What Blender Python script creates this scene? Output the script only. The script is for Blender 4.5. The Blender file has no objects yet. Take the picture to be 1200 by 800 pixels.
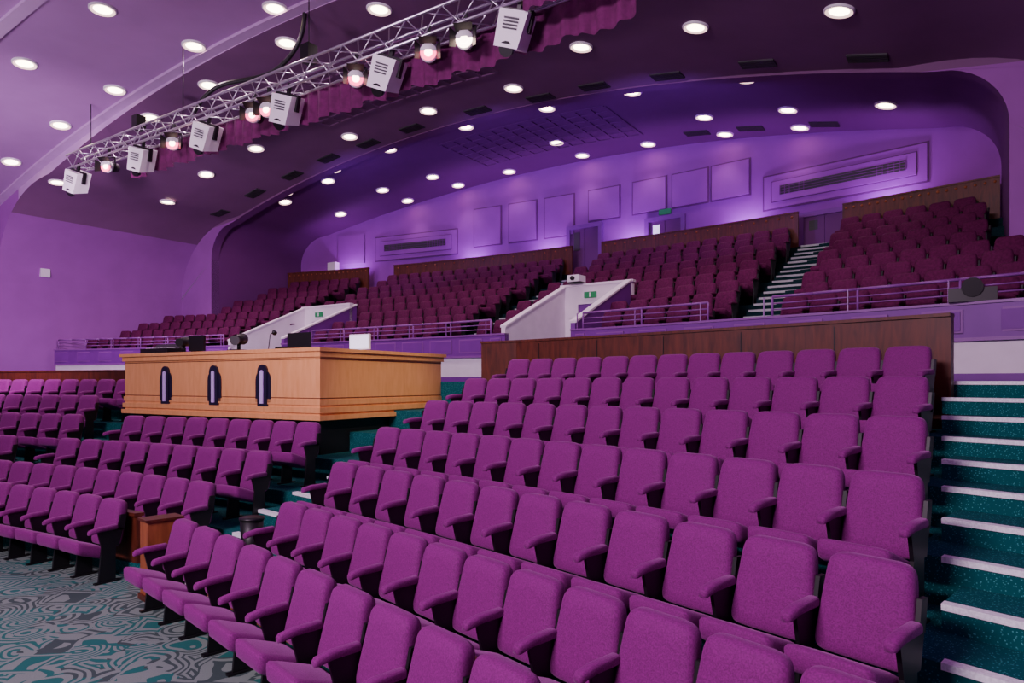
import bpy, math, random
from mathutils import Vector, Matrix
random.seed(4)
R2=math.sqrt(2)
CAMZ=2.38
def H(p,q,z=0): return Vector((.829*p+.559*q, -.559*p+.829*q, z))
def toH(v): return (.829*v[0]-.559*v[1], .559*v[0]+.829*v[1])
def S(u,v,z=0): return Vector(((u+v)/R2,(v-u)/R2,z))
# ---------------------------------------------------------------- materials
def mat(name,col,rough=.7,noise=0.0,scale=20,metal=0,emit=0,bump=0,col2=None,spec=.5,sheen=0):
    m=bpy.data.materials.new(name); m.use_nodes=True
    nt=m.node_tree; b=nt.nodes['Principled BSDF']
    b.inputs['Base Color'].default_value=(*col,1); b.inputs['Roughness'].default_value=rough
    b.inputs['Metallic'].default_value=metal; b.inputs['Specular IOR Level'].default_value=spec
    if sheen:
        b.inputs['Sheen Weight'].default_value=sheen; b.inputs['Sheen Tint'].default_value=(1,.4,.95,1)
    if emit:
        b.inputs['Emission Color'].default_value=(*col,1); b.inputs['Emission Strength'].default_value=emit
    if noise or col2 or bump:
        tc=nt.nodes.new('ShaderNodeTexCoord'); n=nt.nodes.new('ShaderNodeTexNoise')
        n.inputs['Scale'].default_value=scale; n.inputs['Detail'].default_value=4
        nt.links.new(tc.outputs['Object'],n.inputs['Vector'])
        if noise or col2:
            r=nt.nodes.new('ShaderNodeValToRGB')
            c2=col2 if col2 else tuple(max(0,c*(1+noise)) for c in col)
            c1=col if col2 else tuple(c*(1-noise) for c in col)
            r.color_ramp.elements[0].color=(*c1,1); r.color_ramp.elements[1].color=(*c2,1)
            r.color_ramp.elements[0].position=.35; r.color_ramp.elements[1].position=.65
            nt.links.new(n.outputs['Fac'],r.inputs['Fac']); nt.links.new(r.outputs['Color'],b.inputs['Base Color'])
        if bump:
            bp=nt.nodes.new('ShaderNodeBump'); bp.inputs['Strength'].default_value=bump; bp.inputs['Distance'].default_value=.01
            nt.links.new(n.outputs['Fac'],bp.inputs['Height']); nt.links.new(bp.outputs['Normal'],b.inputs['Normal'])
    return m
M={}
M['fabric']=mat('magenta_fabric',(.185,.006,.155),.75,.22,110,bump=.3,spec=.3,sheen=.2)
M['fabric_far']=mat('magenta_fabric_plum_light',(.095,.005,.055),.85,.2,25,spec=.2)  # same magenta seats; the red-plum light on the tier is put into the colour
M['shell']=mat('seat_shell',(.04,.004,.03),.5)
M['black']=mat('black_metal',(.005,.004,.006),.45)
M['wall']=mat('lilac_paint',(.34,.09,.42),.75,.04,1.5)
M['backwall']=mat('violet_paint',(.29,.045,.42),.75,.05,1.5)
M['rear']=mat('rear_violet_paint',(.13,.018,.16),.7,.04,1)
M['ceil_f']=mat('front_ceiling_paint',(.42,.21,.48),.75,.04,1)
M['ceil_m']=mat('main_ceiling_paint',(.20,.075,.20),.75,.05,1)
M['trim']=mat('pale_trim_paint',(.52,.32,.58),.6,.03,3)
M['purple']=mat('purple_gloss_paint',(.18,.022,.29),.5,.05,3)
M['rail']=mat('purple_rail_paint',(.26,.07,.34),.4)
M['white']=mat('white_plaster',(.84,.76,.84),.7,.04,3)
M['whitem']=mat('white_casing',(.85,.83,.87),.4)
M['chrome']=mat('aluminium_truss',(.66,.63,.70),.3,metal=.9)
M['cloth']=mat('burgundy_drape',(.12,.006,.085),.9,.2,8)
M['nosing']=mat('stair_nosing',(.85,.88,.90),.6,.12,60)
M['nosing2']=mat('tier_nosing',(.42,.45,.46),.7,.12,60)
M['bulb']=mat('warm_lamp_glass',(1,.80,.55),.5,emit=18)
M['ring']=mat('lamp_reflector_glow',(1,.66,.62),.4,emit=1.8)  # emission stands in for the lamp's glow on its surround
M['bulbp']=mat('pink_spot_lens',(1,.06,.22),.5,emit=5)
M['bulbw']=mat('white_spot_lens',(1,.75,.62),.5,emit=14)
M['screen']=mat('screen_glow',(.8,.8,1),.5,emit=1.2)
M['green']=mat('exit_sign_green',(.01,.22,.07),.5,emit=.2)
M['grille']=mat('vent_grey',(.045,.045,.05),.6)
M['navy']=mat('navy_lacquer',(.012,.008,.03),.3)
M['lilacstripe']=mat('lilac_stripe',(.6,.45,.85),.4)
def wood(name,c1,c2,scale,rough=.45):
    m=bpy.data.materials.new(name); m.use_nodes=True; nt=m.node_tree; b=nt.nodes['Principled BSDF']
    tc=nt.nodes.new('ShaderNodeTexCoord'); mp=nt.nodes.new('ShaderNodeMapping'); mp.inputs['Scale'].default_value=(scale*6,scale*6,scale)
    n=nt.nodes.new('ShaderNodeTexNoise'); n.inputs['Scale'].default_value=2; n.inputs['Detail'].default_value=6; n.inputs['Distortion'].default_value=.6
    r=nt.nodes.new('ShaderNodeValToRGB'); r.color_ramp.elements[0].color=(*c1,1); r.color_ramp.elements[1].color=(*c2,1)
    r.color_ramp.elements[0].position=.3; r.color_ramp.elements[1].position=.7
    nt.links.new(tc.outputs['Object'],mp.inputs['Vector']); nt.links.new(mp.outputs[0],n.inputs['Vector'])
    nt.links.new(n.outputs['Fac'],r.inputs['Fac']); nt.links.new(r.outputs['Color'],b.inputs['Base Color']); b.inputs['Roughness'].default_value=rough
    return m
M['dwood']=wood('mahogany_panel',(.05,.009,.004),(.12,.024,.009),1.2)
M['mwood']=wood('teak_panel',(.22,.06,.02),(.34,.10,.032),1.5)
M['lwood']=wood('maple_veneer',(.74,.34,.11),(.84,.42,.16),1.0)
def speck(name,c1,c2):
    m=bpy.data.materials.new(name); m.use_nodes=True; nt=m.node_tree; b=nt.nodes['Principled BSDF']
    tc=nt.nodes.new('ShaderNodeTexCoord'); v=nt.nodes.new('ShaderNodeTexVoronoi'); v.inputs['Scale'].default_value=55
    r=nt.nodes.new('ShaderNodeValToRGB'); e=r.color_ramp.elements
    e[0].color=(*c1,1); e[0].position=.12; e[1].color=(*c2,1); e[1].position=.32
    nt.links.new(tc.outputs['Object'],v.inputs['Vector']); nt.links.new(v.outputs['Distance'],r.inputs['Fac'])
    nt.links.new(r.outputs['Color'],b.inputs['Base Color']); b.inputs['Roughness'].default_value=.95; b.inputs['Specular IOR Level'].default_value=.1
    return m
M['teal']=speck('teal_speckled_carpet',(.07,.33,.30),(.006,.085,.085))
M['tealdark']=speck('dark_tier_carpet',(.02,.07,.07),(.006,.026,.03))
def deco():
    m=bpy.data.materials.new('art_deco_carpet'); m.use_nodes=True; nt=m.node_tree; b=nt.nodes['Principled BSDF']; L=nt.links.new
    tc=nt.nodes.new('ShaderNodeTexCoord')
    nz=nt.nodes.new('ShaderNodeTexNoise'); nz.inputs['Scale'].default_value=2.5; nz.inputs['Detail'].default_value=1; L(tc.outputs['Object'],nz.inputs['Vector'])
    vs=nt.nodes.new('ShaderNodeVectorMath'); vs.operation='SCALE'; vs.inputs['Scale'].default_value=.22; L(nz.outputs['Color'],vs.inputs[0])
    va=nt.nodes.new('ShaderNodeVectorMath'); va.operation='ADD'; L(tc.outputs['Object'],va.inputs[0]); L(vs.outputs[0],va.inputs[1])
    CO=va.outputs[0]
    def mth(op,a,bv=None):
        n=nt.nodes.new('ShaderNodeMath'); n.operation=op
        if hasattr(a,'is_output'): L(a,n.inputs[0])
        else: n.inputs[0].default_value=a
        if bv is not None:
            if hasattr(bv,'is_output'): L(bv,n.inputs[1])
            else: n.inputs[1].default_value=bv
        return n.outputs[0]
    v=nt.nodes.new('ShaderNodeTexVoronoi'); v.inputs['Scale'].default_value=2.4; v.inputs['Randomness'].default_value=1
    L(CO,v.inputs['Vector'])
    vm=nt.nodes.new('ShaderNodeTexVoronoi'); vm.distance='CHEBYCHEV'; vm.inputs['Scale'].default_value=2.1; vm.inputs['Randomness'].default_value=1
    L(CO,vm.inputs['Vector'])
    sep=nt.nodes.new('ShaderNodeSeparateColor'); L(vm.outputs['Color'],sep.inputs[0])
    rings=mth('GREATER_THAN',mth('SINE',mth('MULTIPLY',v.outputs['Distance'],48.)),.2)
    bars=mth('GREATER_THAN',mth('SINE',mth('MULTIPLY',vm.outputs['Distance'],42.)),.2)
    sel=mth('GREATER_THAN',sep.outputs[1],.35)
    def mix(f,a,c):
        n=nt.nodes.new('ShaderNodeMix'); n.data_type='RGBA'; L(f,n.inputs[0])
        for i,x in ((6,a),(7,c)):
            if hasattr(x,'is_output'): L(x,n.inputs[i])
            else: n.inputs[i].default_value=(*x,1)
        return n.outputs[2]
    a1=mth('MULTIPLY',rings,sel); a2=mth('MULTIPLY',bars,mth('SUBTRACT',1.,sel)); mask=mth('ADD',a1,a2)
    line=mix(mth('GREATER_THAN',sep.outputs[0],.5),(.06,.095,.09),(.025,.16,.14))
    c=mix(mask,(.22,.29,.25),line)
    n2=nt.nodes.new('ShaderNodeTexNoise'); n2.inputs['Scale'].default_value=120; L(tc.outputs['Object'],n2.inputs['Vector'])
    c2=nt.nodes.new('ShaderNodeMix'); c2.data_type='RGBA'; c2.blend_type='MULTIPLY'; c2.inputs[0].default_value=.35; L(c,c2.inputs[6]); L(n2.outputs['Fac'],c2.inputs[7])
    L(c2.outputs[2],b.inputs['Base Color']); b.inputs['Roughness'].default_value=.95; b.inputs['Specular IOR Level'].default_value=.1
    return m
M['deco']=deco()
# ---------------------------------------------------------------- mesh builder
class MB:
    def __init__(s): s.v=[];s.f=[];s.m=[];s.s=[];s.mats=[]
    def mi(s,k):
        if k not in s.mats: s.mats.append(k)
        return s.mats.index(k)
    def face(s,idx,k,sm=False): s.f.append(idx); s.m.append(s.mi(k)); s.s.append(sm)
    def poly(s,pts,k,sm=False):
        b=len(s.v); s.v+= [tuple(p) for p in pts]; s.face(list(range(b,b+len(pts))),k,sm)
    def hexa(s,P,k):
        b=len(s.v); s.v+=[tuple(p) for p in P]
        for q in ((3,2,1,0),(4,5,6,7),(0,1,5,4),(1,2,6,5),(2,3,7,6),(3,0,4,7)): s.face([b+i for i in q],k)
    def box(s,x0,x1,y0,y1,z0,z1,k,T=None):
        P=[(x0,y0,z0),(x1,y0,z0),(x1,y1,z0),(x0,y1,z0),(x0,y0,z1),(x1,y0,z1),(x1,y1,z1),(x0,y1,z1)]
        if T: P=[T(*p) for p in P]
        s.hexa(P,k)
    def rings(s,rs,k,sm=True,caps=True):
        b=len(s.v); n=len(rs[0])
        for r in rs: s.v+=[tuple(p) for p in r]
        for i in range(len(rs)-1):
            for j in range(n):
                s.face([b+i*n+j,b+i*n+(j+1)%n,b+(i+1)*n+(j+1)%n,b+(i+1)*n+j],k,sm)
        if caps:
            s.face([b+j for j in range(n)][::-1],k); s.face([b+(len(rs)-1)*n+j for j in range(n)],k,sm)
    def tube(s,a,b,r,k,n=8,r2=None):
        a=Vector(a);b=Vector(b); d=(b-a).normalized()
        x=d.orthogonal().normalized(); y=d.cross(x); r2=r if r2 is None else r2
        s.rings([[a+r*(math.cos(t)*x+math.sin(t)*y) for t in [2*math.pi*i/n for i in range(n)]],
                 [b+r2*(math.cos(t)*x+math.sin(t)*y) for t in [2*math.pi*i/n for i in range(n)]]],k)
    def strip(s,A,B,k,sm=False):
        b=len(s.v); n=len(A); s.v+=[tuple(p) for p in A]+[tuple(p) for p in B]
        for i in range(n-1): s.face([b+i,b+i+1,b+n+i+1,b+n+i],k(i) if callable(k) else k,sm)
    def mesh(s,name):
        me=bpy.data.meshes.new(name); me.from_pydata(s.v,[],s.f)
        for k in s.mats: me.materials.append(M[k])
        me.polygons.foreach_set('material_index',s.m); me.polygons.foreach_set('use_smooth',s.s); me.update(); return me
    def obj(s,name,loc=(0,0,0),rz=0):
        return add(name,s.mesh(name),loc,rz)
def add(name,me,loc=(0,0,0),rz=0):
    o=bpy.data.objects.new(name,me); bpy.context.scene.collection.objects.link(o); o.location=loc; o.rotation_euler=(0,0,rz); return o
def fixn(me):
    import bmesh
    bm=bmesh.new(); bm.from_mesh(me); bmesh.ops.recalc_face_normals(bm,faces=bm.faces); bm.to_mesh(me); bm.free()
# ---------------------------------------------------------------- seat
def sup(n,e):
    out=[]
    for i in range(n):
        t=2*math.pi*(i+.5)/n; c,s=math.cos(t),math.sin(t)
        out.append((math.copysign(abs(c)**(2/e),c),math.copysign(abs(s)**(2/e),s)))
    return out
def seat_mesh(name,n,left_arm,fab,small=False):
    b=MB(); o=sup(n,8.5)
    def bp(ins,d):
        r=[]
        for (a,c) in o:
            h=.275-ins; z=.665+h*c; w=.250-.022*c-ins
            y=-.085+(z-.42)*.20+d
            r.append((a*w,y,z+(-.014*a*a if c>.5 else 0)))
        return r
    b.rings([bp(.012,.055),bp(0,.03),bp(0,-.018),bp(.008,-.038),bp(.03,-.054),bp(.10,-.062)] if not small else [bp(.01,.04),bp(0,-.02),bp(.03,-.05)],fab)
    b.rings([bp(.03,.08),bp(.012,.055)],'shell',False)
    def sp(ins,dz):
        r=[]
        for (a,c) in o:
            y=-.320+(.200-ins)*c
            z=.425+dz-(y+.320)*.38
            r.append((a*(.238-ins),y,z))
        return r
    b.rings([sp(.03,-.115),sp(.006,-.10),sp(0,-.06),sp(0,.0),sp(.012,.022),sp(.05,.036)] if not small else [sp(.01,-.1),sp(0,0),sp(.03,.03)],fab)
    xs=[.266]+([-.266] if left_arm else [])
    for x in xs:
        oo=sup(12 if not small else 6,3.5)
        rs=[]
        for (y,s,zz) in ((-.08,.8,.645),(-.09,1,.645),(-.28,1,.64),(-.385,1,.62),(-.405,.7,.612)):
            rs.append([(x+.036*s*a,y,zz+.03*s*c) for a,c in oo])
        b.rings(rs,fab)
        b.hexa([(x-.013,-.30,0),(x+.013,-.30,0),(x+.013,-.10,0),(x-.013,-.10,0),(x-.013,-.26,.42),(x+.013,-.26,.42),(x+.013,-.10,.42),(x-.013,-.10,.42)],'black')
        b.hexa([(x-.013,-.26,.42),(x+.013,-.26,.42),(x+.013,-.06,.42),(x-.013,-.06,.42),(x-.013,-.31,.625),(x+.013,-.31,.625),(x+.013,-.01,.625),(x-.013,-.01,.625)],'black')
        b.hexa([(x-.013,-.08,.60),(x+.013,-.08,.60),(x+.013,.0,.60),(x-.013,.0,.60),(x-.013,-.04,.78),(x+.013,-.04,.78),(x+.013,.03,.78),(x-.013,.03,.78)],'black')
        if not small: b.box(x-.03,x+.03,-.34,-.05,0,.02,'black')
    b.box(-.26,.26,-.17,-.12,.32,.37,'black')
    me=b.mesh(name); fixn(me); return me
SEAT=seat_mesh('theatre_seat',40,False,'fabric'); SEATL=seat_mesh('theatre_seat_end',40,True,'fabric')
# ---------------------------------------------------------------- stalls
rows={7:(2.62,0.0),6:(3.44,.165),5:(4.38,.47),4:(5.42,.82),3:(6.50,1.16),2:(7.58,1.50),1:(8.66,1.84)}
def f(u):
    if u>-9: return -(u+6.5)**2/90
    d=-9-u
    if d<6: return -.07-.2*d-.02*d*d
    return -.07-1.2-.72-.44*(d-6)
def fs(u): return (f(u+.01)-f(u-.01))/.02
def seat_row(k,ur,ul):
    v0,z=rows[k]; n=max(1,round((ur-ul)/.535)); pt=(ur-ul)/n
    for i in range(n):
        u=ur-pt*(i+.5); P=S(u,v0+f(u),z)
        p,q=toH(P)
        if p<-27.4: continue
        add('theatre_seat',SEATL if i==n-1 else SEAT,P,-math.pi/4+math.atan(fs(u)))
left={7:-7.7,6:-6.95,5:-7.5,4:-8.05,3:-8.35,2:-8.65,1:-8.7}
for k,(v0,z) in rows.items(): seat_row(k,-.2327*v0+.02,left[k])
for k,ur in ((7,-9.15),(6,-8.75),(5,-9.0),(4,-9.4)):
    seat_row(k,ur,-14.0); seat_row(k,-15.0,-27)
for k in (3,2): seat_row(k,-16.2,-27)
US=[6,4,2,0,-1,-2,-3,-4,-5,-6,-7,-8,-9,-10,-11,-12,-13,-14,-15,-16,-18,-20,-22,-24,-26,-28,-30,-32]
b=MB(); ks=[7,6,5,4,3,2,1]
fr={k:rows[k][0]-.72 for k in ks}
edge=[fr[k] for k in ks]+[9.46]
for i,k in enumerate(ks):
    z=rows[k][1]; nz=rows[ks[i+1]][1] if i<6 else 2.38
    if k!=7:
        b.strip([S(u,edge[i]+f(u),z) for u in US],[S(u,edge[i+1]+f(u),z) for u in US],'teal')
    b.strip([S(u,edge[i+1]+f(u),z) for u in US],[S(u,edge[i+1]+f(u),nz) for u in US],'teal')
b.strip([S(u,9.46+f(u),2.38) for u in US],[S(u,22,2.38) for u in US],'teal')
b.obj('stalls_terrace_floor')
b=MB(); b.poly([S(-40,-14,0),S(10,-14,0),S(10,fr[6]+.1,0),S(-40,fr[6]+.1,0)],'deco'); b.obj('floor')
def aisle(name,ua,ub,kk,top=True):
    b=MB()
    def step(v,d,z0,z1,solid):
        n=4
        for j in range(n):
            u0=ua(v)+(ub(v)-ua(v))*j/n; u1=ua(v)+(ub(v)-ua(v))*(j+1)/n
            F=lambda u,vv,z:S(u,vv+f(u),z)
            if solid: b.hexa([F(u0,v,z0),F(u1,v,z0),F(u1,v+d,z0),F(u0,v+d,z0),F(u0,v,z1),F(u1,v,z1),F(u1,v+d,z1),F(u0,v+d,z1)],'teal')
            b.hexa([F(u0,v-.012,z1-.035),F(u1,v-.012,z1-.035),F(u1,v+.07,z1-.035),F(u0,v+.07,z1-.035),F(u0,v-.012,z1+.006),F(u1,v-.012,z1+.006),F(u1,v+.07,z1+.006),F(u0,v+.07,z1+.006)],'nosing')
    for k in kk:
        z=rows[k][1]; v=fr[k]; step(v,.1,z,z,False)
        nz=rows[k-1][1] if k>1 else None
        if k>1: step(v+(fr[k-1]-v)/2,(fr[k-1]-v)/2,z,(z+nz)/2,True)
        elif top:
            step(v+.52,1.0,z,z+.18,True); step(v+1.04,.48,z+.18,z+.36,True); step(9.46,.1,2.38,2.38,False)
    b.obj(name)
aisle('aisle_stairs',lambda v:-.2327*v+.10,lambda v:-.2327*v+1.5,[6,5,4,3,2,1])
aisle('aisle_stairs',lambda v:-9.0 if v>4 else -8.6,lambda v:-7.15-.25*max(0,v-3),[6,5,4,3,2,1])
aisle('aisle_stairs',lambda v:-14.95,lambda v:-14.05,[6,5])
def curvewall(v,u0,u1,z0,z1,t,k,cap=None,n=10):
    b=MB()
    for i in range(n):
        a=u0+(u1-u0)*i/n; c=u0+(u1-u0)*(i+1)/n
        F=lambda u,vv,z:S(u,vv+f(u),z)
        b.hexa([F(a,v,z0),F(c,v,z0),F(c,v+t,z0),F(a,v+t,z0),F(a,v,z1),F(c,v,z1),F(c,v+t,z1),F(a,v+t,z1)],k)
        if cap: b.hexa([F(a,v-.03,z1),F(c,v-.03,z1),F(c,v+t+.03,z1),F(a,v+t+.03,z1),F(a,v-.03,z1+.04),F(c,v-.03,z1+.04),F(c,v+t+.03,z1+.04),F(a,v+t+.03,z1+.04)],cap)
    return b
b=curvewall(9.2,-1.95,-9.8,1.84,3.12,.14,'dwood','dwood')
F=lambda u,vv,z:S(u,vv+f(u),z)
for i in range(1,6):
    u=-1.95-1.3*i; b.hexa([F(u,9.19,1.9),F(u-.012,9.19,1.9),F(u-.012,9.21,1.9),F(u,9.21,1.9),F(u,9.19,3.08),F(u-.012,9.19,3.08),F(u-.012,9.21,3.08),F(u,9.21,3.08)],'black')
b.obj('wood_partition')
curvewall(8.1,-16.4,-27,1.5,2.62,.12,'dwood','dwood').obj('wood_partition')
b=curvewall(2.76,-.6,-7.7,0,.72,.05,'mwood','mwood'); b.obj('wood_barrier')
b=MB(); FT=lambda x,y,z:S(x,y+f(x),z); b.box(-8.2,-7.98,2.45,2.80,0,.86,'mwood',FT); b.box(-8.22,-7.96,2.43,2.82,.86,.885,'dwood',FT); b.box(-8.22,-7.96,2.43,2.82,0,.06,'dwood',FT); b.obj('wood_end_panel')
b=curvewall(2.74,-9.1,-14,0,.74,.05,'dwood','dwood'); b.obj('wood_barrier')
b=MB(); P=S(-7.7,3.45,.165)
b.tube(P,P+Vector((0,0,.62)),.10,'black',16,.13); b.tube(P+Vector((0,0,.62)),P+Vector((0,0,.65)),.14,'black',16); b.obj('waste_bin')
# ---------------------------------------------------------------- control desk
C=Vector((-3.15,11.2,0)); da=Vector((-.863,.505,0)); db=Vector((.505,.863,0))
def D(a,bb,z): return C+da*a+db*bb+Vector((0,0,z))
b=MB(); LA,LB=5.54,3.34; DT=2.94
b.box(.12,LA-.1,.12,LB-.1,.85,1.76,'black',D)
b.box(0,LA,0,.3,1.76,DT-.09,'lwood',D); b.box(0,LA,LB-.3,LB,1.76,DT-.09,'lwood',D)
b.box(0,.3,.3,LB-.3,1.76,DT-.09,'lwood',D); b.box(LA-.3,LA,.3,LB-.3,1.76,DT-.09,'lwood',D)
b.box(.3,LA-.3,.3,LB-.3,1.76,2.1,'black',D)
for z0,z1,o in ((1.74,1.82,.05),(1.86,1.95,.035),(1.99,2.08,.02),(DT-.15,DT-.01,.04),):
    if z0<1.8: b.box(-o,LA+o,-o,LB+o,z0,z1,'lwood',D)
    else: b.box(-o,LA+o,-o,.0,z0,z1,'lwood',D);b.box(-o,.0,0,LB+o,z0,z1,'lwood',D);b.box(LA,LA+o,0,LB+o,z0,z1,'lwood',D)
b.box(-.08,LA+.08,-.08,.55,DT-.06,DT,'lwood',D); b.box(-.08,.55,.55,LB+.08,DT-.06,DT,'lwood',D); b.box(LA-.55,LA+.08,.55,LB+.08,DT-.06,DT,'lwood',D)
for z in (2.10,DT-.19): b.box(-.006,LA,-.006,.0,z,z+.012,'dwood',D); b.box(-.006,0,0,LB,z,z+.012,'dwood',D)
for x in (1.36,2.68,4.15):
    for (w,z0,z1,o,k) in ((.19,2.02,2.60,.02,'navy'),(.12,1.95,2.68,.04,'navy'),(.04,2.00,2.58,.055,'lilacstripe')):
        pts=[]
        for t in range(9):
            an=math.pi*t/8; pts.append((x+w*math.cos(an),z1-w+w*math.sin(an)))
        pts=[(x+w,z0)]+pts+[(x-w,z0)]
        b.rings([[D(px,-.001,pz) for px,pz in pts],[D(px,-o,pz) for px,pz in pts]],k,False)
b.obj('sound_control_desk')
def Dz(x,y,z): return D(x,y,z+DT)
b=MB(); b.box(4.2,5.1,.05,.45,0,.10,'black',Dz); b.hexa([Dz(4.2,.30,.1),Dz(5.1,.30,.1),Dz(5.1,.45,.1),Dz(4.2,.45,.1),Dz(4.25,.38,.2),Dz(5.05,.38,.2),Dz(5.05,.45,.2),Dz(4.25,.45,.2)],'black')
for i in range(8): b.box(4.25+i*.1,4.29+i*.1,.1,.25,.1,.112,'whitem',Dz)
b.obj('mixing_console')
b=MB(); b.box(3.3,3.75,.2,.25,.03,.33,'black',Dz); b.box(3.45,3.6,.15,.35,0,.03,'black',Dz); b.obj('computer_monitor')
b=MB(); b.box(3.85,4.1,.12,.38,0,.03,'black',Dz); b.tube(Dz(3.97,.25,.03),Dz(3.97,.25,.14),.03,'black'); b.tube(Dz(3.9,.1,.2),Dz(4.05,.4,.24),.08,'black',12,.1); b.obj('stage_lantern')
b=MB(); b.box(2.2,2.5,.12,.4,0,.03,'black',Dz); b.tube(Dz(2.35,.26,.03),Dz(2.35,.26,.15),.035,'black'); b.tube(Dz(2.28,.14,.20),Dz(2.45,.42,.24),.08,'black',12,.11); b.tube(Dz(2.25,.09,.19),Dz(2.28,.14,.20),.09,'grille',12,.08); b.obj('followspot')
b=MB(); b.tube(Dz(1.6,.3,0),Dz(1.6,.3,.015),.07,'black',12); b.tube(Dz(1.6,.3,.0),Dz(1.55,.3,.28),.008,'black'); b.tube(Dz(1.55,.3,.28),Dz(1.4,.25,.33),.008,'black'); b.tube(Dz(1.4,.25,.33),Dz(1.34,.22,.30),.03,'black',10,.045); b.obj('desk_lamp')
b=MB(); b.box(.6,1.25,.15,.4,0,.05,'black',Dz); b.box(.62,1.2,.38,.4,.05,.3,'black',Dz); b.obj('lighting_console')
b=MB(); b.box(.02,.5,1.2,1.24,0.02,.3,'whitem',Dz); b.box(.04,.48,1.19,1.2,.04,.28,'screen',Dz); b.box(.2,.35,1.15,1.35,0,.02,'whitem',Dz); b.obj('display_screen')
# ---------------------------------------------------------------- upper tier
PC=-12.7
def qf(p): return 13.8-(p-PC)**2/100
NR=9; RP=.85; RR=.36; TZ=3.05
voms=[(-9.4,-7.5),(-19.9,-17.7)]
stairs=[-3.6,-11.5,-21.1]
def invom(p): return any(a-1e-6<=p<=c+1e-6 for a,c in voms)
PS=sorted(set([-28+i*1.0 for i in range(0,31)]+[x for a in voms for x in a]+[2.8]))
PS=[p for p in PS if p<=2.8]
b=MB()
for i in range(NR+1):
    z=TZ+RR*i
    for j in range(len(PS)-1):
        a,c=PS[j],PS[j+1]
        v=invom((a+c)/2)
        q0=.35+RP*i if i else 0; q1=.35+RP*(i+1) if i<NR else 10.5
        zp=TZ+RR*(i-1) if i else 2.38
        if v and i<3: continue
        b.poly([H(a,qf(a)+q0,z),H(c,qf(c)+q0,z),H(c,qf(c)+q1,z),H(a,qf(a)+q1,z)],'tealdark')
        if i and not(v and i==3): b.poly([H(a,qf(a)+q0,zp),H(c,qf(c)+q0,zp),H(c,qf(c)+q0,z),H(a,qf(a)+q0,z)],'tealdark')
b.obj('tier_terrace_floor')
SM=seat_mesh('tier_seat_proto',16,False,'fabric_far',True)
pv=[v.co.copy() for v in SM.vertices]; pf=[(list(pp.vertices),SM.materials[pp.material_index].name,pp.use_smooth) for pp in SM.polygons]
nm={M[k].name:k for k in M}
blocks=[(-3.02,2.4),(-10.92,-4.17),(-20.5,-12.08),(-27.6,-21.68)]
for (pa,pb) in blocks:
    b=MB()
    n=round((pb-pa-.2)/.54); pt=(pb-pa-.2)/n
    for i in range(NR):
        for j in range(n):
            p=pa+pt/2+(.2 if i%2 else 0)+j*pt; q=qf(p)+.35+RP*i+.62
            if i==0: q=qf(p)+.78
            if any(a-.3<p<c+.3 for a,c in voms) and i<3: continue
            if q>16.0 and (p<-25.6 or p>.25): continue
            ang=math.atan(-(p-PC)/50)
            ca,sa=math.cos(ang),math.sin(ang); base=len(b.v); z=TZ+RR*i
            for v in pv:
                lx=v.x*ca-v.y*sa; ly=v.x*sa+v.y*ca
                b.v.append(tuple(H(p+lx,q+ly,z+v.z)))
            for fi,k,sm in pf: b.face([base+x for x in fi],nm[k],sm)
    b.obj('tiered_seating_block')
for ps in stairs:
    b=MB()
    for i in range(NR):
        z=TZ+RR*i
        for (dq,zz,s) in ((0.02,z,False),(RP/2,z+RR/2,True)):
            q=qf(ps)+.35+RP*i+dq
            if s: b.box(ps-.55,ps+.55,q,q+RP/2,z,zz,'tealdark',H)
            if i or s: b.box(ps-.5,ps+.5,q-.02,q+.05,zz-.035,zz+.012,'nosing2',H)
    b.box(ps-.5,ps+.5,qf(ps)+.35+RP*NR,qf(ps)+.43+RP*NR,TZ+RR*NR-.04,TZ+RR*NR+.012,'nosing2',H)
    b.obj('tier_stairs')
FZ=3.56
b=MB()
for j in range(len(PS)-1):
    a,c=PS[j],PS[j+1]
    if invom((a+c)/2): continue
    def W(q0,q1,z0,z1,k): b.hexa([H(a,qf(a)+q0,z0),H(c,qf(c)+q0,z0),H(c,qf(c)+q1,z0),H(a,qf(a)+q1,z0),H(a,qf(a)+q0,z1),H(c,qf(c)+q0,z1),H(c,qf(c)+q1,z1),H(a,qf(a)+q1,z1)],k)
    W(0,.1,2.38,3.0,'white'); W(-.05,.1,3.0,FZ-.04,'purple'); W(-.08,.12,FZ-.04,FZ,'rail'); W(-.07,0,2.98,3.03,'rail')
    W(-.01,0,2.38,2.50,'purple')
    b.hexa([H(a+.12,qf(a)-.062,3.1),H(c-.12,qf(c)-.062,3.1),H(c-.12,qf(c)-.04,3.1),H(a+.12,qf(a)-.04,3.1),H(a+.12,qf(a)-.062,3.45),H(c-.12,qf(c)-.062,3.45),H(c-.12,qf(c)-.04,3.45),H(a+.12,qf(a)-.04,3.45)],'rail')
    b.hexa([H(a+.15,qf(a)-.068,3.13),H(c-.15,qf(c)-.068,3.13),H(c-.15,qf(c)-.04,3.13),H(a+.15,qf(a)-.04,3.13),H(a+.15,qf(a)-.068,3.42),H(c-.15,qf(c)-.068,3.42),H(c-.15,qf(c)-.04,3.42),H(a+.15,qf(a)-.04,3.42)],'purple')
b.obj('wall_tier_front')
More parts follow.
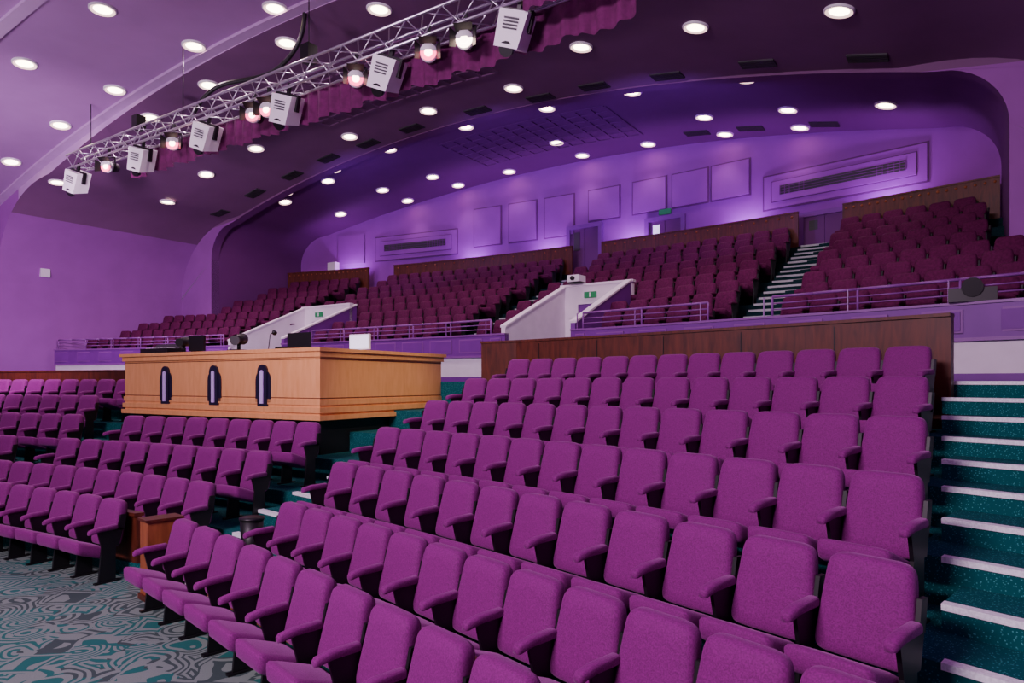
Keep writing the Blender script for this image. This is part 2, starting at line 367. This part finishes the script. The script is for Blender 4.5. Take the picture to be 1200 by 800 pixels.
def railing(pa,pb):
    b=MB(); n=max(1,round((pb-pa)/1.3)); off=.02
    for z in (FZ+.12,FZ+.23,FZ+.35): 
        m=n*2
        for i in range(m):
            a=pa+(pb-pa)*i/m; c=pa+(pb-pa)*(i+1)/m
            b.tube(H(a,qf(a)+off,z),H(c,qf(c)+off,z),.024 if z>FZ+.3 else .013,'rail',6)
    for i in range(n+1):
        p=pa+(pb-pa)*i/n; b.tube(H(p,qf(p)+off,FZ),H(p,qf(p)+off,FZ+.35),.02,'rail',6)
        b.box(p-.16,p-.14,qf(p)+off-.01,qf(p)+off+.01,FZ,FZ+.35,'rail',H)
    b.obj('guard_railing')
for a,c in ((-3.0,2.7),(-7.2,-4.25),(-16.5,-9.9),(-27.9,-20.3)): railing(a,c)
for pa,pb in voms:
    b=MB()
    for (p0,p1,k) in ((pa-.12,pa,'white'),(pb,pb+.12,'purple')):
        a=qf(p0)-.05; e=qf(p0)+2.95
        b.hexa([H(p0,a,2.38),H(p1,a,2.38),H(p1,e,2.38),H(p0,e,2.38),H(p0,a,3.7),H(p1,a,3.7),H(p1,e,5.0),H(p0,e,5.0)],k)
        b.hexa([H(p0-.03,a,3.7),H(p1+.03,a,3.7),H(p1+.03,e,5.0),H(p0-.03,e,5.0),H(p0-.03,a,3.75),H(p1+.03,a,3.75),H(p1+.03,e,5.05),H(p0-.03,e,5.05)],'white')
    e=qf(pa)+2.9; m=(pa+pb)/2
    b.box(pa-.12,pa+.4,e,e+.12,2.38,5.0,'white',H); b.box(pb-.4,pb+.12,e,e+.12,2.38,5.0,'white',H); b.box(pa+.4,pb-.4,e,e+.12,4.5,5.0,'white',H)
    b.box(pa-.15,pb+.15,e-.03,e+.15,5.0,5.06,'white',H)
    b.box(pa+.4,pb-.4,e+.06,e+.1,2.38,4.5,'purple',H)
    b.box(m-.02,m+.02,e+.04,e+.1,2.38,4.5,'dwood',H)
    b.obj('vomitory_entrance')
    b=MB(); b.box(pa+.62,pa+.98,e-.06,e-.01,4.66,4.82,'green',H); b.box(pa+.78,pa+.82,e-.065,e-.06,4.68,4.80,'whitem',H); b.obj('exit_sign')
b=MB(); p=-8.9;q=qf(p)+2.95
b.box(p-.3,p+.1,q-.25,q+.1,5.06,5.1,'black',H); b.box(p-.28,p+.08,q-.3,q+.1,5.1,5.28,'whitem',H); b.tube(H(p-.1,q-.3,5.19),H(p-.1,q-.36,5.19),.06,'black',12); b.obj('video_projector')
ZB=TZ+RR*NR
def qw(p): return qf(p)+8.05
def qb(p): return qf(p)+8.9
for pa,pb in ((-3.0,.55),(-10.9,-4.2),(-20.4,-12.1),(-25.9,-21.7)):
    b=MB(); n=6
    for i in range(n):
        a=pa+(pb-pa)*i/n; c=pa+(pb-pa)*(i+1)/n
        def W(q0,q1,z0,z1,k,a=a,c=c): b.hexa([H(a,qw(a)+q0,z0),H(c,qw(c)+q0,z0),H(c,qw(c)+q1,z0),H(a,qw(a)+q1,z0),H(a,qw(a)+q0,z1),H(c,qw(c)+q0,z1),H(c,qw(c)+q1,z1),H(a,qw(a)+q1,z1)],k)
        W(0,.08,ZB-.4,ZB+1.0,'dwood'); W(-.03,.11,ZB+1.0,ZB+1.04,'dwood')
        for t in range(3):
            pp=a+(c-a)*(t+.5)/3; b.tube(H(pp,qw(pp)-.005,ZB+.90),H(pp,qw(pp)-.02,ZB+.90),.035,'mwood',6)
    b.obj('wood_back_panel')
# ---------------------------------------------------------------- shell
Q2=16.4; Q1=9.7; Q0=6.0; QS=-4.0
def zr(d):
    d=abs(d)
    if d<12: return 10.3-.011*d*d
    d=min(d,13.3); return 7.4+1.316*math.sqrt(max(0,1-((d-12)/1.3)**2))
def zm(d):
    d=abs(d)
    if d<11.5: return 10.32-.0105*d*d
    d=min(d,15.5); return 5.9+3.031*(max(0,1-((d-11.5)/4.0)**2.2))**.5
def zf(d): d=abs(d); return 10.4-.008*d*d
def zceil(p,q):
    d=p-PC
    if q<Q0: return zf(d)-.4
    if q<Q1: return zf(d)
    if q<Q2: return zm(d)
    return zr(min(12,abs(d)))+.35 if abs(d)<12 else zr(d)+.35
def samp(w,n): return [PC-w*math.cos(math.pi*i/n) for i in range(n+1)]
D0=samp(15.5,72); DR=samp(13.3,72)
b=MB()
def sheet(ps,qa,qb_,zfn,k):
    b.strip([H(p,qa,zfn(p)) for p in ps],[H(p,qb_ if not callable(qb_) else qb_(p),zfn(p)) for p in ps],k,True)
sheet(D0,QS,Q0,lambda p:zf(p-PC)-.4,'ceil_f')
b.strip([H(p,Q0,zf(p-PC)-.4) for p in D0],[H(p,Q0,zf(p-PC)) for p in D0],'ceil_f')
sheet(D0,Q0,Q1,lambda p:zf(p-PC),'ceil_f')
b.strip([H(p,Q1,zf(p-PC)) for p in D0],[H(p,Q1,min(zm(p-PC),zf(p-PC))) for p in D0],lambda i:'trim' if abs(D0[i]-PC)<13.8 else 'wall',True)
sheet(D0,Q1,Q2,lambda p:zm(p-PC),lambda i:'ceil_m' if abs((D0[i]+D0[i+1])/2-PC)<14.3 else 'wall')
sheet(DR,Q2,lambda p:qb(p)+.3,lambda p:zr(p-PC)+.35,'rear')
b.obj('ceiling')
b=MB()
for q,dz,k in ((Q1-.25,0,'trim'),(Q0-.22,-.4,'trim')):
    A=[H(p,q,zf(p-PC)+dz-.07) for p in D0]; B=[H(p,q+.25,zf(p-PC)+dz-.07) for p in D0]
    b.strip(A,B,k,True); b.strip([x+Vector((0,0,.09)) for x in A],A,k,True); b.strip(B,[x+Vector((0,0,.09)) for x in B],k,True)
b.obj('trim_1')
b=MB()
inner=[H(p,Q2,zr(p-PC)) for p in DR]; inner2=[H(p,Q2+.35,zr(p-PC)) for p in DR]
outer=[H(PC+(p-PC)*15.5/13.3,Q2,zm((p-PC)*15.5/13.3)+.05) for p in DR]
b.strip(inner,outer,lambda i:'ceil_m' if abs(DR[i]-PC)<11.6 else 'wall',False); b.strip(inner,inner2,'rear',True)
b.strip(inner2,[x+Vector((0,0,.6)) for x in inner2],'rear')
for s in (-1,1):
    a=PC+s*13.3; c=PC+s*15.5
    b.poly([H(a,Q2,2),H(c,Q2,2),H(c,Q2,zm(15.5)),H(a,Q2,7.4)],'wall'); b.poly([H(a,Q2,2),H(a,Q2+.35,2),H(a,Q2+.35,7.4),H(a,Q2,7.4)],'wall')
b.obj('wall_arch')
for s,nmx in ((-1,'left'),(1,'right')):
    b=MB(); c=PC+s*15.5; a=PC+s*13.3
    b.poly([H(c,QS,-.2),H(c,Q2,-.2),H(c,Q2,9.3),H(c,QS,9.3)],'wall')
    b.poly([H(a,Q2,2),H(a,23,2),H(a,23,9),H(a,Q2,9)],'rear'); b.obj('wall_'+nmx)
b=MB()
b.strip([H(p,qb(p),5.8) for p in DR],[H(p,qb(p),11) for p in DR],'backwall',True); b.obj('wall_back')
b=MB()
def wp(p0,p1,z0,z1,d0,d1,k,bb=None):
    (bb or b).hexa([H(p0,qb(p0)-d1,z0),H(p1,qb(p1)-d1,z0),H(p1,qb(p1)-d0,z0),H(p0,qb(p0)-d0,z0),H(p0,qb(p0)-d1,z1),H(p1,qb(p1)-d1,z1),H(p1,qb(p1)-d0,z1),H(p0,qb(p0)-d0,z1)],k)
for p in (-16.4,-14.75,-13.1,-11.2,-9.4,-7.9,-6.5): 
    lo=7.9 if p<-12 else 8.3
    wp(p-.67,p+.67,lo,9.5,0,.03,'rear'); wp(p-.62,p+.62,lo+.05,9.45,.03,.07,'backwall')
wp(-24,-22.6,7.7,9.0,0,.04,'backwall')
b.obj('trim_2')
for p0,p1 in ((-22.0,-17.9),(-5.4,-1.0)):
    b=MB(); wp(p0-.05,p1+.05,7.70,8.80,0,.02,'rear'); wp(p0,p1,7.75,8.75,0,.05,'backwall'); wp(p0+.22,p1-.22,7.92,8.58,.05,.06,'rear'); wp(p0+.25,p1-.25,7.95,8.55,.05,.09,'backwall'); wp(p0+.5,p1-.5,8.12,8.4,.09,.10,'grille')
    n=24
    for i in range(n+1):
        pp=p0+.5+(p1-p0-1.0)*i/n; wp(pp-.012,pp+.012,8.12,8.4,.10,.12,'rear')
    for i in range(3): wp(p0+.5,p1-.5,8.18+i*.08,8.19+i*.08,.10,.12,'rear')
    b.obj('air_vent_grille')
for i,p in enumerate((-8.8,-12.0,-3.6)):
    b=MB(); top={0:7.95,1:8.1,2:7.3}[i]
    wp(p-.75,p-.6,6.3,top,0,.12,'purple');wp(p+.6,p+.75,6.3,top,0,.12,'purple');wp(p-.75,p+.75,top,top+.14,0,.12,'purple')
    wp(p-.6,p-.01,6.3,top,0,.05,'rear'); wp(p+.01,p+.6,6.3,top,0,.05,'rear'); wp(p-.45,p-.2,7.3 if i<2 else 6.9,top-.12,.05,.06,'screen' if i==0 else 'grille')
    b.obj('door_%d'%(i+1))
    if i==0:
        b=MB(); wp(p-.22,p+.22,top+.2,top+.38,.02,.08,'green'); b.obj('exit_sign')
# ---------------------------------------------------------------- ceiling fittings
def cpatch(b,p0,p1,q0,q1,drop,k,n=1):
    for i in range(n):
        a=p0+(p1-p0)*i/n; c=p0+(p1-p0)*(i+1)/n; qm=(q0+q1)/2
        za,zc=zceil(a,qm),zceil(c,qm)
        b.hexa([H(a,q0,za-drop),H(c,q0,zc-drop),H(c,q1,zc-drop),H(a,q1,za-drop),H(a,q0,za+.02),H(c,q0,zc+.02),H(c,q1,zc+.02),H(a,q1,za+.02)],k)
for (pa,pb,qa,qb2,k) in ((-16.3,-10,11.7,14.2,'ceil_m'),(-15.3,-9.0,18.2,21.0,'rear')):
    b=MB(); 
    for i in range(13): p=pa+(pb-pa)*i/12; cpatch(b,p-.05,p+.05,qa,qb2,.035,k)
    for i in range(7): q=qa+(qb2-qa)*i/6; cpatch(b,pa,pb,q-.05,q+.05,.03,k,6)
    b.obj('ceiling_fretwork')
DLp=[(-19,7.1),(-15.4,7.2),(-15.3,9.2),(-18.8,9.1),(-21.7,9.0),(-24.8,8.9),(-12.4,9.3),
(-10.4,10.4),(-13.3,10.3),(-19.3,10.3),(-16.6,10.4),(-24.8,10.2),(-10.2,15.2),(-7.8,17.5),(-7.4,13.8),(-13.2,15.2),(-16.4,15.1),(-13.6,17.5),(-10.6,17.6),(-4.7,13.7),(-2,13.6),(-2.1,17.3),(-19.1,13.6),(-21.7,13.5),(-24.3,13.6),(-19.4,17.1),(-24.5,16.9),(-22,17),(-16.8,17.3),(-20.3,17.6),
(-4.2,19.8),(-1.8,19.5),(-6.6,20),(-4.2,21.6),(-6.5,21.8),(-9.2,22),(-11.9,20.4),(-11.8,22.1),(-15,22.1),(-17.4,22),(-17.5,20.4),(-19.7,19.9),(-22.5,20.2),(-19.9,22),(-22.7,17.5),(-4.7,17.4)]
VTp=[(-4,15.8),(-1.8,15.8),(-6.2,16),(-8.2,16),(-9.9,16.1),(-12,16),(-14.5,15.9),(-16.4,15.9),(-18.2,15.8),(-20.1,15.8),(-3.5,21.1),(-5.6,21.3),(-7.3,21.4),(-22.1,15.7),(-24.3,15.7)]
b=MB(); n=24
def circ(r,z): return [(r*math.cos(2*math.pi*i/n),r*math.sin(2*math.pi*i/n),z) for i in range(n)]
b.rings([circ(.27,0.02),circ(.27,-.03),circ(.24,-.04)],'whitem',True,False); b.rings([circ(.24,-.04),circ(.18,-.02)],'ring',True,False)
b.poly(circ(.18,-.02)[::-1],'bulb'); DM=b.mesh('recessed_downlight')
for i,t in enumerate(DLp):
    p,q=t; q=min(q,qb(p)-.6); z=zceil(p,q); s=(zceil(p+.05,q)-zceil(p-.05,q))/.1
    o=add('recessed_downlight',DM,H(p,q,z))
    X=(H(1,0,s)).normalized(); Yv=H(0,1,0); Z=X.cross(Yv); o.matrix_world=Matrix.Translation(H(p,q,z-.005))@Matrix((X,Yv,Z)).transposed().to_4x4()
    L=bpy.data.lights.new('downlight','SPOT'); L.energy=260 if q<Q2 else 80; L.spot_size=1.9 if q<Q2 else 1.4; L.spot_blend=.7; L.shadow_soft_size=.1; L.color=(1,.68,.86)
    lo=bpy.data.objects.new('downlight_beam',L); bpy.context.scene.collection.objects.link(lo); lo.parent=o; lo.location=(0,0,-.08)
for p,q in VTp:
    b=MB(); cpatch(b,p-.38,p+.38,q-.2,q+.2,.03,'grille')
    for i in range(5): cpatch(b,p-.38,p+.38,q-.17+i*.08,q-.155+i*.08,.04,'black')
    b.obj('ceiling_air_vent')
# ---------------------------------------------------------------- truss
QT,ZT=9.05,8.5; b=MB(); p0,p1=-21.0,-4.2; h=.2
for sq in (-h,h):
    for sz in (-h,h): b.tube(H(p0,QT+sq,ZT+sz),H(p1,QT+sq,ZT+sz),.028,'chrome',8)
n=int((p1-p0)/.4)
for i in range(n):
    a=p0+(p1-p0)*i/n; c=p0+(p1-p0)*(i+1)/n; s=1 if i%2 else -1
    for sq in (-h,h): b.tube(H(a,QT+sq,ZT-s*h),H(c,QT+sq,ZT+s*h),.013,'chrome',5)
    for sz in (-h,h): b.tube(H(a,QT-s*h,ZT+sz),H(c,QT+s*h,ZT+sz),.013,'chrome',5)
for p in (-20,-15.5,-11,-6.5): b.tube(H(p,QT,ZT+h),H(p,QT,zf(p-PC)-.01),.012,'black',6)
for p in (-11.0,-17.5): b.box(p-.12,p+.12,QT-.12,QT+.12,ZT+.25,ZT+.6,'black',H)
b.obj('lighting_truss')
b=MB(); A=[];B=[];n=260
for i in range(n+1):
    p=-18.5+(14.4)*i/n; w=.06*math.sin(i*1.1); A.append(H(p,QT+.30+w*.4,ZT-.12)); B.append(H(p,QT+.30+w,ZT-.70-.10*abs(math.sin(i*math.pi/20))))
b.strip(A,B,'cloth',True); b.strip([H(-5.7+.05*i,QT-.3+.04*math.sin(i*1.3),ZT+.3) for i in range(32)],[H(-5.7+.05*i,QT-.3+.05*math.sin(i*1.3),ZT-.45) for i in range(32)],'cloth',True); b.obj('drape_valance')
bx=MB()
bx.hexa([(-.20,-.24,-.62),(.20,-.24,-.62),(.20,.2,-.56),(-.20,.2,-.56),(-.24,-.2,-.06),(.24,-.2,-.06),(.24,.22,-.02),(-.24,.22,-.02)],'whitem')
bx.box(-.27,.27,-.05,.05,-.32,.0,'black') ; bx.box(-.03,.03,-.03,.03,0,.2,'black')
for i in range(4): bx.box(-.12,.12,-.245,-.22,-.2-.05*i,-.18-.05*i,'grille')
bx.tube((0,-.2,-.64),(0,-.12,-.60),.12,'black',14)
bx.box(-.245,-.2,-.1,.12,-.45,-.2,'grille'); BX=bx.mesh('moving_light'); 
ang=math.atan2(-.559,.829)
for i,p in enumerate((-5.9,-8.65,-11.5,-14.3,-17.1,-20.5)):
    o=add('automated_stage_light',BX,H(p,QT-.1,ZT-.28),ang); o.rotation_euler=(.18,.30+.08*(i%2),ang+.3); 
def par(lens):
    pr=MB()
    pr.tube((0,.25,-.30),(0,-.02,-.36),.12,'black',16,.13); pr.tube((0,-.02,-.36),(0,-.12,-.38),.15,'whitem',16,.155)
    pr.poly([(0+.14*math.cos(-t),-.125,-.382+.14*math.sin(-t)) for t in [2*math.pi*i/16 for i in range(16)]],lens)
    pr.poly([(0+.07*math.cos(-t),-.130,-.382+.07*math.sin(-t)) for t in [2*math.pi*i/16 for i in range(16)]],'bulbw')
    pr.box(-.18,-.165,-.02,.02,-.36,-.1,'black'); pr.box(.165,.18,-.02,.02,-.36,-.1,'black'); pr.box(-.18,.18,-.02,.02,-.12,-.1,'black'); pr.box(-.03,.03,-.03,.03,-.1,.12,'black')
    for s in (-1,1): pr.poly([(s*.14,-.13,-.26),(s*.14,-.13,-.50),(s*.22,-.25,-.54),(s*.22,-.25,-.22)],'black')
    pr.poly([(-.14,-.13,-.25),(.14,-.13,-.25),(.16,-.26,-.17),(-.16,-.26,-.17)],'black')
    return pr.mesh('par')
PR=[par('bulbw'),par('bulbp')]
for i,p in enumerate((-7.0,-7.8,-9.6,-12.2,-12.7,-15.8,-18.9)):
    o=add('stage_spotlight',PR[0 if i in (0,) else 1],H(p,QT-.05,ZT-.1),0); o.rotation_euler=(0,0,ang+.45+.15*(i%3))
cu=bpy.data.curves.new('cable','CURVE'); cu.dimensions='3D'; cu.bevel_depth=.05; sp=cu.splines.new('NURBS')
pts=[H(-11.95,9.72,10.36),H(-11.95,9.7,9.9),H(-12.3,9.7,9.5),H(-13.1,9.7,9.25),H(-14.0,9.5,9.3),H(-14.9,9.3,9.3),H(-15.3,9.2,8.75)]
sp.points.add(len(pts)-1)
for i,v in enumerate(pts): sp.points[i].co=(*v,1)
sp.use_endpoint_u=True; cu.materials.append(M['black']); o=bpy.data.objects.new('cable_loom',cu); bpy.context.scene.collection.objects.link(o)
b=MB(); b.box(-.3,.3,qf(0)-.12,qf(0)+.28,FZ,FZ+.2,'black',H); b.tube(H(0,qf(0)-.16,FZ+.2),H(0,qf(0)+.25,FZ+.26),.14,'black',12); b.obj('stage_monitor_speaker')
b=MB(); b.box(-28.2,-28.05,11.0,11.3,6.2,6.5,'whitem',H); b.obj('sensor_box')
b=MB(); b.box(-24.4,-23.9,qb(-24)-.3,qb(-24)-.05,7.35,7.8,'whitem',H); b.obj('loudspeaker_box')
# ---------------------------------------------------------------- lights
def area(name,loc,tgt,sx,sy,e,col):
    L=bpy.data.lights.new(name,'AREA'); L.shape='RECTANGLE'; L.size=sx; L.size_y=sy; L.energy=e; L.color=col
    o=bpy.data.objects.new(name,L); bpy.context.scene.collection.objects.link(o); o.location=loc
    o.rotation_euler=(Vector(tgt)-Vector(loc)).to_track_quat('-Z','Y').to_euler()
area('stage_wash_light',H(-5,-6,8.0),H(-5,12,2.0),4,1.2,1900,(1,.72,.95))
def spot(name,loc,tgt,e,col,size=1.8,r=.2):
    L=bpy.data.lights.new(name,'SPOT'); L.energy=e; L.color=col; L.spot_size=size; L.spot_blend=.9; L.shadow_soft_size=r
    o=bpy.data.objects.new(name,L); bpy.context.scene.collection.objects.link(o); o.location=loc
    o.rotation_euler=(Vector(tgt)-Vector(loc)).to_track_quat('-Z','Y').to_euler()
for p in (-23,-17,-13.5,-10,-6,-2):
    spot('wall_uplight',H(p,qw(p)+.35,ZB+.6),H(p,qb(p)+.1,10.4),200,(.72,.2,1),2.6,.1)
for p in (-18,-12,-7): spot('tier_blue_light',H(p,14.5,7.0),H(p,20.5,9.6),560,(.42,.13,1),1.7,.2)
spot('side_wash',H(-16,4,5.5),H(-28.2,11,5.0),3000,(1,.62,1),2.0,.4)
spot('ceiling_wash',H(-17,1,3.5),H(-21,8,10),1800,(1,.78,1),2.0,.4)
spot('ceiling_wash',H(-8,1,3.5),H(-8,12,10),900,(1,.68,1),2.0,.4)
spot('desk_spot',H(-3.5,9.3,7.2),D(-.0,1.6,2.3),900,(1,.78,.5),.5,.1)
w=bpy.data.worlds.new('hall_ambient'); bpy.context.scene.world=w; w.use_nodes=True
w.node_tree.nodes['Background'].inputs[0].default_value=(.6,.42,.7,1); w.node_tree.nodes['Background'].inputs[1].default_value=.2
cd=bpy.data.cameras.new('camera'); cam=bpy.data.objects.new('camera',cd); bpy.context.scene.collection.objects.link(cam)
cam.location=(0,0,CAMZ); cam.rotation_euler=(math.pi/2,0,0); cd.sensor_width=36; cd.lens=24; cd.shift_y=47/1200; cd.clip_start=.05; cd.clip_end=200
bpy.context.scene.camera=cam
